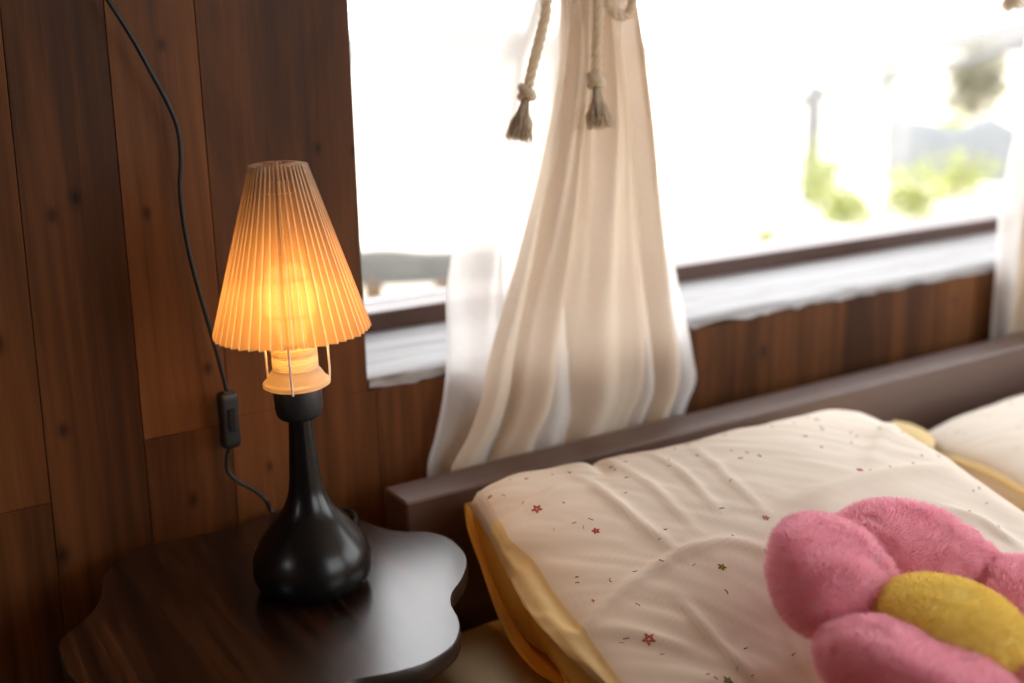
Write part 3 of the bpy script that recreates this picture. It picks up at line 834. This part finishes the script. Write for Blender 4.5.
# ------------------------------------------------------------------ curtains
def curtain_surface(rows, nf, amp, yc, nu=260, nv=130, seed=0.0, jitter=.5, ypull=None):
    """rows: (z, x_left, x_right); cloth between them in vertical folds"""
    rows = np.array(sorted(rows)); z0, z1 = rows[0, 0], rows[-1, 0]
    cr = catmull(rows, 8); zz = np.linspace(z0, z1, nv)
    o = np.argsort(cr[:, 0]); xl = np.interp(zz, cr[o, 0], cr[o, 1]); xr = np.interp(zz, cr[o, 0], cr[o, 2])
    u = np.linspace(0, 1, nu); G_ = np.zeros((nv, nu, 3))
    ph = 2*PI*nf*(u + .05*np.sin(2*PI*u*1.3+seed) + .03*np.sin(2*PI*u*3.1+2*seed))
    for i, z in enumerate(zz):
        wob = jitter*np.array(vnoise(u*6+seed, np.full(nu, z*4.0+seed)))
        s1 = np.sin(ph+wob*3); s2 = np.sin(ph*2.3+seed+wob*2)*.35
        A = amp(z); y = yc(z)+A*(s1+s2)*.75 + .006*np.array(vnoise(u*19+seed, np.full(nu, z*7+seed)))
        taper = np.clip(np.minimum(u, 1-u)/.04, 0, 1)
        y = yc(z)+(y-yc(z))*(.35+.65*taper)
        x = xl[i]+(xr[i]-xl[i])*(u + .35/(nf*2*PI)*np.cos(ph+wob*3)*taper)
        G_[i, :, 0] = x; G_[i, :, 1] = y; G_[i, :, 2] = z
    return G_
def at(x, y): p = on_y(x, y, 1.185); return (p[2], p[0])
def edges(Lp, Rp, extra):
    """pairs left/right pixel outlines of a hanging cloth to rows by height"""
    l = np.array(sorted(at(*q) for q in Lp)); r = np.array(sorted(at(*q) for q in Rp))
    zs = np.linspace(max(l[0, 0], r[0, 0]), min(l[-1, 0], r[-1, 0]), 14)
    return [(z, np.interp(z, l[:, 0], l[:, 1]), np.interp(z, r[:, 0], r[:, 1])) for z in zs]+extra
amp1 = lambda z: np.interp(z, [.44, .57, .70, .80, 1.15, 1.22, 1.5], [.012, .018, .019, .028, .034, .016, .030])
amp2 = lambda z: np.interp(z, [.44, .57, .70, .80, 1.15, 1.22, 1.5], [.010, .015, .016, .022, .026, .012, .02])
ycs = lambda z: np.interp(z, [.44, .57, .68, .80, 1.08, 1.17, 1.5], [1.190, 1.190, 1.190, 1.200, 1.206, 1.184, 1.184])
ycl = lambda z: np.interp(z, [.44, .57, .68, .80, 1.08, 1.17, 1.5], [1.178, 1.178, 1.174, 1.168, 1.166, 1.176, 1.176])
SL = [(521, -4), (512, 25), (500, 62), (487, 120), (474, 180), (461, 240), (453, 296), (451, 350), (448, 392), (439, 435), (430, 474)]
SR = [(632, -4), (640, 45), (648, 90), (657, 140), (667, 195), (676, 250), (685, 310), (692, 350), (697, 374), (694, 395), (684, 414)]
LLp = [(556, -4), (552, 60), (543, 120), (530, 180), (514, 240), (497, 300), (484, 350), (476, 400), (463, 440), (446, 474)]
LRp = [(622, -4), (628, 60), (638, 130), (648, 200), (657, 260), (668, 320), (677, 372), (672, 398), (664, 418)]
cur = thing('curtain', 'gathered curtain of white sheer over beige linen hanging by the middle of the window', 'curtain', (.85, 1.185, .45), 'tied window curtains')
g = curtain_surface(edges(SL, SR, [(.47, .605, 1.02), (1.185, .797, .915), (1.222, .815, .901), (1.26, .790, .93), (1.40, .70, 1.03), (1.84, .60, 1.15)]), 4.6, amp1, ycs, seed=1.3)
b = MB(); b.grid(g); c_ = b.build('sheer_layer', M_sheer, cur); c_['label'] = 'white sheer outer layer'
g = curtain_surface(edges(LLp, LRp, [(.47, .625, 1.00), (1.185, .81, .905), (1.222, .825, .891), (1.26, .81, .92), (1.40, .73, 1.0), (1.84, .64, 1.11)]), 2.8, amp2, ycl, seed=4.1)
b = MB(); b.grid(g); c_ = b.build('linen_layer', M_linen, cur); c_['label'] = 'beige open-weave linen layer'
# right hand curtain
SL2 = [(1046, 30), (1040, 80), (1032, 140), (1016, 195), (1007, 240), (1000, 290), (995, 336)]
l = np.array(sorted(at(*q) for q in SL2))
rows = [(z, np.interp(z, l[:, 0], l[:, 1]), 2.00+.02*math.sin(z*3)) for z in np.linspace(l[0, 0], l[-1, 0], 10)]
cur2 = thing('curtain', 'curtain cut off by the frame, hanging beyond the bare stretch of sill', 'curtain', (1.95, 1.185, .45), 'tied window curtains')
ex = [(.47, 1.785, 2.01), (1.16, 1.805, 1.99), (1.235, 1.795, 1.895), (1.40, 1.74, 2.05), (1.84, 1.70, 2.3)]
g = curtain_surface(rows+ex, 5.5, amp1, ycs, seed=2.2); b = MB(); b.grid(g); b.build('sheer_layer', M_sheer, cur2)
g = curtain_surface([(z, a+.028, c-.02) for z, a, c in rows+ex], 5, amp2, ycl, seed=5.2); b = MB(); b.grid(g); b.build('linen_layer', M_linen, cur2)

# ropes
def rope(b, path, R, pitch=.011):
    P = resample(path, max(20, int(np.linalg.norm(np.diff(path, axis=0), axis=1).sum()/.0028)))
    k = len(P); T = np.gradient(P, axis=0); T /= np.linalg.norm(T, axis=1)[:, None]
    nn = np.cross(T[0], [0, 1.0, .1]); nn /= np.linalg.norm(nn)
    dist = np.r_[0, np.cumsum(np.linalg.norm(np.diff(P, axis=0), axis=1))]
    fr_ = []
    for i in range(k):
        nn = nn - T[i]*(nn@T[i]); nn /= np.linalg.norm(nn); fr_.append((nn.copy(), np.cross(T[i], nn)))
    for s_ in range(3):
        pts = []
        for i in range(k):
            th = 2*PI*(dist[i]/pitch/3*1.0+s_/3)
            pts.append(P[i]+R*.56*(math.cos(th)*fr_[i][0]+math.sin(th)*fr_[i][1]))
        b.tube(pts, R*.5, 8)
def knot(b, c, d, R):
    d = d/np.linalg.norm(d); e = np.cross(d, [0, 1.0, 0]); e /= np.linalg.norm(e); g_ = np.cross(d, e)
    ring_ = [c + (e*math.cos(t)+g_*math.sin(t))*R*.95 + d*(R*.55*math.sin(t*1.0+.6)) for t in np.linspace(0, 2*PI, 25)]
    b.tube(ring_, R*.72, 8)
    ring_ = [c + d*R*.5 + (e*math.cos(t)+g_*math.sin(t))*R*.8 - d*(R*.5*math.sin(t+.2)) for t in np.linspace(0, 2*PI, 25)]
    b.tube(ring_, R*.62, 8)
def tassel(b, c, d, ln, R0, R1, n_=90, seed=1):
    rs = random.Random(seed); d = d/np.linalg.norm(d); e = np.cross(d, [0, 1.0, 0]); e /= np.linalg.norm(e); g_ = np.cross(d, e)
    for _ in range(n_):
        a = rs.uniform(0, 2*PI); q = math.sqrt(rs.random()); l_ = ln*rs.uniform(.82, 1.05)
        dr = e*math.cos(a)+g_*math.sin(a)
        w1 = np.array([rs.uniform(-1, 1) for _ in range(3)])*.0018
        b.tube([c+dr*R0*q*.6, c+dr*R0*q+d*l_*.35+w1, c+dr*(R0+(R1-R0)*.7)*q+d*l_*.7-w1, c+dr*R1*q+d*l_+w1], [.0013, .0012, .0011, .0006], 4, 0, True)
YR = 1.118
def rp(L_, Y=YR): return np.array([on_y(x, y, Y if len(q) < 3 else q[2]) for q in L_ for x, y in [q[:2]]])
TIE = np.array([.858, 1.18, 1.222])
tie = thing('rope_tieback', 'twisted cotton rope with tassels tied round the middle curtain', 'tieback', TIE, 'rope curtain ties')
b = MB()
rope(b, catmull([TIE+np.array([.056*math.cos(t), .051*math.sin(t), .004*math.sin(2*t)]) for t in np.linspace(0, 2*PI, 25)], 3), .0072)
t0 = TIE+np.array([-.005, -.058, 0])
pL = np.r_[[t0+np.array([-.012, 0, .004])], rp([(553, -12), (545, 18), (537, 50), (530, 78), (527, 92)])]
pM = np.r_[[t0+np.array([.004, -.006, .0])], rp([(598, -20), (598, 15), (596.5, 50), (595.5, 80)])]
pLp = np.r_[[t0+np.array([.014, 0, .004])], rp([(632, -24), (633, -5), (631, 9), (625, 16), (617, 14), (610, 5), (605, -10)]), [t0+np.array([.002, -.004, -.002])]]
for p in (pL, pM, pLp): rope(b, catmull(p, 8), .0066)
b.build('rope', M_rope, tie)
for k, (p, tip) in enumerate(((pL, rp([(519, 140)])[0]), (pM, rp([(599, 128)])[0]))):
    d = tip-p[-1]; b = MB(); knot(b, p[-1], p[-1]-p[-2], .0078); b.build('knot', M_rope, tie)
    b = MB(); ln = np.linalg.norm(d); tassel(b, p[-1]+d/ln*.006, d, ln-.006, .006, .0175, 170, k+3); b.build('tassel', M_rope, tie)
TIE2 = np.array([1.845, 1.18, 1.235])
tie2 = thing('rope_tieback', 'rope tassel end at the top of the curtain cut off by the frame', 'tieback', TIE2, 'rope curtain ties')
b = MB(); rope(b, catmull([TIE2+np.array([.062*math.cos(t), .052*math.sin(t), .004*math.sin(2*t)]) for t in np.linspace(0, 2*PI, 25)], 3), .0072)
p = np.r_[[TIE2+np.array([-.03, -.056, 0])], rp([(1015, -45), (1013, -22)], 1.118)]
rope(b, catmull(p, 8), .0066); b.build('rope', M_rope, tie2)
tip = rp([(1012, 12)], 1.118)[0]; d = tip-p[-1]; b = MB(); knot(b, p[-1], p[-1]-p[-2], .0085); b.build('knot', M_rope, tie2)
b = MB(); tassel(b, p[-1]+d*.12, d, np.linalg.norm(d)*.9, .008, .021, 110, 9); b.build('tassel', M_rope, tie2)

# ------------------------------------------------------------------ outdoors
GZ = -.30
def polar(px, py, dist):
    """point seen at a pixel, dist metres away over the ground"""
    d = ray(px, py); return CAM + d*(dist/math.hypot(d[0], d[1]))
b = MB(); nn_ = 60
xs_ = np.linspace(-120, 160, nn_); ys_ = np.r_[np.linspace(-12, 2, 6), np.linspace(3, 200, 50)]
Xg, Yg = np.meshgrid(xs_, ys_, indexing='ij')
b.grid(np.stack([Xg, Yg, GZ + .12*vnoise(Xg*.2, Yg*.2)*np.clip((Yg-14)/20, 0, 1)], -1))
struct(b.build('ground', M_ground), 'pale dry ground outside the window', 'ground')
b = MB(); hv = []
ths = np.linspace(-.6, 1.9, 120)
for rr, hh in ((230, 0), (262, 1), (300, 0)):
    for t in ths:
        h = (4.0+9*abs(vnoise(t*4, 2.0))+5*vnoise(t*11, 5.0))*hh
        hv.append((rr*math.sin(t), rr*math.cos(t), GZ-.3+max(h, 2*hh)))
k = len(ths); b.add(hv, [(r*k+i, r*k+i+1, (r+1)*k+i+1, (r+1)*k+i) for r in range(2) for i in range(k-1)])
struct(b.build('hill', M_hill), 'pale hazy hills on the horizon', 'hill')

def leaves(b, cen_, rad, n_, size, seed, mat=0):
    r = np.random.default_rng(seed)
    d = r.normal(0, 1, (n_, 3)); d /= np.linalg.norm(d, axis=1)[:, None]
    lob = 1+.35*np.array([math.sin(5*q[0]+3*q[1]+seed)+math.cos(4*q[2]+seed) for q in d])*.5
    P = cen_ + d*rad*(r.random((n_, 1))**.45)*lob[:, None]
    a = r.normal(0, 1, (n_, 3)); a /= np.linalg.norm(a, axis=1)[:, None]
    c = np.cross(a, r.normal(0, 1, (n_, 3))); c /= np.linalg.norm(c, axis=1)[:, None]
    s_ = size*(.6+.8*r.random((n_, 1)))
    v = np.concatenate([P-a*s_, P+c*s_*.45+np.cross(a, c)*s_*.15, P+a*s_, P-c*s_*.45+np.cross(a, c)*s_*.15], 0)
    i = np.arange(n_); b.add(v, np.stack([i, i+n_, i+2*n_, i+3*n_], 1).tolist(), mat, False)
def plant(name, label, cat, px, py_c, dist, rx, rz, mat, n_, size, seed, group, trunk=True):
    c = polar(px, py_c, dist); root = thing(name, label, cat, (c[0], c[1], GZ), group)
    b = MB(); leaves(b, c, np.array([rx, rx, rz]), n_, size, seed); b.build('foliage', mat, root)
    b = MB(); rs = random.Random(seed)
    b.tube([(c[0], c[1], GZ-.02), (c[0]+.02, c[1], (GZ+c[2])/2), (c[0], c[1]+.02, c[2]+rz*.5)], [.05*rx+.015, .04*rx+.012, .008], 8)
    for k in range(5):
        a = rs.uniform(0, 2*PI); z_ = c[2]+rz*rs.uniform(-.6, .2)
        b.tube([(c[0], c[1], z_), (c[0]+rx*.4*math.cos(a), c[1]+rx*.4*math.sin(a), z_+rz*.3), (c[0]+rx*.75*math.cos(a), c[1]+rx*.75*math.sin(a), z_+rz*.5)], [.02*rx+.008, .012*rx+.006, .004], 6)
    b.build('trunk' if trunk else 'stem', M_bark, root)
plant('tree', 'dark olive tree at the far right of the view through the window', 'tree', 977, 80, 16, .42, .42, M_leafd, 900, .07, 3, 'small trees outside')
plant('tree', 'thin small tree standing left of the dark olive tree outside', 'tree', 889, 76, 17, .17, .35, M_leafd, 260, .06, 4, 'small trees outside')
sh_ = [(822, 176, 10, .24, .32, 'bushy yellow-green shrub in front of the grey fence post outside', 300), (846, 208, 9.2, .22, .15, 'low yellow-green shrub close to the window frame, left of its neighbours', 260),
       (915, 196, 9.8, .34, .22, 'wide low shrub outside in front of the pale stone wall', 380), (958, 176, 11.0, .36, .24, 'shrub outside at the right end of the pale stone wall', 260), (765, 238, 8.2, .08, .10, 'tiny green plant outside just above the window frame', 60), (950, 125, 14, .22, .16, 'small round shrub outside below the dark olive tree', 110)]
for i, (px, py, ds, rx, rz, lb, n_) in enumerate(sh_):
    plant('shrub', lb, 'shrub', px, py, ds, rx, rz, M_leafy, n_, .045, 20+i, 'shrubs outside the window', False)
# wooden fence with a rail
def fpost(root, px, top, dist, r_, mat):
    c = polar(px, top, dist); b = MB()
    b.tube([(c[0], c[1], GZ-.05), (c[0]+.01, c[1], (GZ+c[2])/2), (c[0], c[1], c[2]-.01), (c[0], c[1], c[2])], [r_*1.1, r_, r_*.95, r_*.6], 10); return b.build('post', mat, root), c
c = polar(815, 90, 10.5)
fence = thing('fence', 'grey wooden post and rail fence outside behind the shrubs', 'fence', (c[0], c[1], GZ))
_, ca = fpost(fence, 815, 84, 10.5, .085, M_greypost); _, cb = fpost(fence, 1040, 36, 11.5, .055, M_greypost); _, cd = fpost(fence, 690, 92, 10.5, .04, M_greypost)
for p, q in ((ca+np.array([0, 0, -.12]), cb+np.array([0, 0, -.03])), (cd+np.array([0, 0, -.06]), ca+np.array([0, 0, -.14]))):
    b = MB(); b.tube([p, (p+q)/2+np.array([0, 0, -.03]), q], .045, 8); b.build('rail', M_greypost, fence)
# pale stone wall on the right, grey green bank on the left, posts
def lowwall(name, label, cat, pa, pb, dist_a, dist_b, h, th, mat, seed):
    a, c = polar(*pa, dist_a), polar(*pb, dist_b); a[2] = c[2] = GZ
    d = c-a; L_ = np.linalg.norm(d); d /= L_; q = np.array([-d[1], d[0], 0])
    n1 = 40; t = np.linspace(0, L_, n1); top = h*(1+.35*np.array(vnoise(t*3+seed, t*0)))
    rows = []
    for (o, k) in ((-th/2, -.05), (-th/2, .85), (-th*.3, 1.0), (th*.3, 1.0), (th/2, .85), (th/2, -.05)):
        rows.append([a+d*t[i]+q*(o+.06*th*vnoise(t[i]*5+o*9, seed))+np.array([0, 0, top[i]*k]) for i in range(n1)])
    b = MB(); b.grid(np.array(rows)); 
    for col in (0, -1): b.add([r[col] for r in rows], [tuple(range(6))], 0, False)
    return tag(b.build(name, mat), label, cat)
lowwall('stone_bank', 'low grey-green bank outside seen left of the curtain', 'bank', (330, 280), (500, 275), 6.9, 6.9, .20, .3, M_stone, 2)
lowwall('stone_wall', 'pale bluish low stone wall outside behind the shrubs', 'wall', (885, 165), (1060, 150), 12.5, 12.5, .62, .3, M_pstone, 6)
for (px, py, lb) in ((373, 283, 'short brown post outside, next to the lampshade side of the window'), (444, 281, 'short tan post outside, touching the edge of the sheer curtain')):
    c = polar(px, py, 4.8)
    b = MB(); b.tube([(c[0], c[1], GZ-.03), (c[0]+.005, c[1], (GZ+c[2])/2), (c[0], c[1], c[2]-.02), (c[0], c[1], c[2])], [.05, .047, .045, .03], 12)
    po = b.build('fence_post', M_post); tag(po, lb, 'post', 'short posts outside')

# ------------------------------------------------------------------ light
wd = bpy.data.worlds.new('World'); SC.world = wd; wd.use_nodes = True
nt = wd.node_tree; nt.nodes.clear(); wo = N(nt, 'ShaderNodeOutputWorld'); bg = N(nt, 'ShaderNodeBackground')
S(bg, 'Color', (.97, .98, 1.0, 1)); S(bg, 'Strength', 5.3); L(nt, bg.outputs[0], wo.inputs[0])
sun = bpy.data.lights.new('sun', 'SUN'); sun.energy = 1.5; sun.angle = math.radians(3); sun.color = (1, .93, .82)
so_ = bpy.data.objects.new('sun', sun); COL.objects.link(so_)
so_.rotation_euler = Vector((.30, .60, -.85)).to_track_quat('-Z', 'Y').to_euler()
def portal(name, c, sx_, sz_, d):
    l_ = bpy.data.lights.new(name, 'AREA'); l_.shape = 'RECTANGLE'; l_.size = sx_; l_.size_y = sz_; l_.cycles.is_portal = True
    o = bpy.data.objects.new(name, l_); COL.objects.link(o); o.location = c
    o.rotation_euler = Vector(d).to_track_quat('-Z', 'Z').to_euler()
portal('portal_front', ((OX0+OX1)/2, YW+.30, (OZ0+OZ1)/2), OX1-OX0, OZ1-OZ0, (0, -1, 0))
portal('portal_back', ((BX0+BX1)/2, YB-.05, (BZ0+BZ1)/2), BX1-BX0, BZ1-BZ0, (0, 1, 0))

portal('portal_right', (X1+.09, (RY0+RY1)/2, (RZ0+RZ1)/2), RY1-RY0, RZ1-RZ0, (-1, 0, 0))
portal('portal_left', (X0-.09, (LY0+LY1)/2, (LZ0+LZ1)/2), LY1-LY0, LZ1-LZ0, (1, 0, 0))
# ------------------------------------------------------------------ camera object
cam = bpy.data.cameras.new('camera'); co = bpy.data.objects.new('camera', cam); COL.objects.link(co)
cam.sensor_width = 36; cam.sensor_fit = 'HORIZONTAL'; cam.lens = FPX/1024*36; cam.clip_start = .01; cam.clip_end = 1000
M = Matrix.Identity(4)
for i in range(3):
    M[i][0] = vR[i]; M[i][1] = vU[i]; M[i][2] = -vF[i]; M[i][3] = CAM[i]
co.matrix_world = M
cam.dof.use_dof = True; cam.dof.focus_distance = float((np.array([LX, LY, .70])-CAM)@vF); cam.dof.aperture_fstop = 2.0
SC.camera = co
vs = SC.view_settings; vs.view_transform = 'Standard'; vs.look = 'None'; vs.gamma = 1; vs.use_curve_mapping = False; vs.exposure = 0.0
cy_ = SC.cycles; cy_.use_denoising = True; cy_.max_bounces = 12; cy_.diffuse_bounces = 6; cy_.transparent_max_bounces = 24; cy_.sample_clamp_indirect = 6.0
cy_.caustics_reflective = False; cy_.caustics_refractive = False
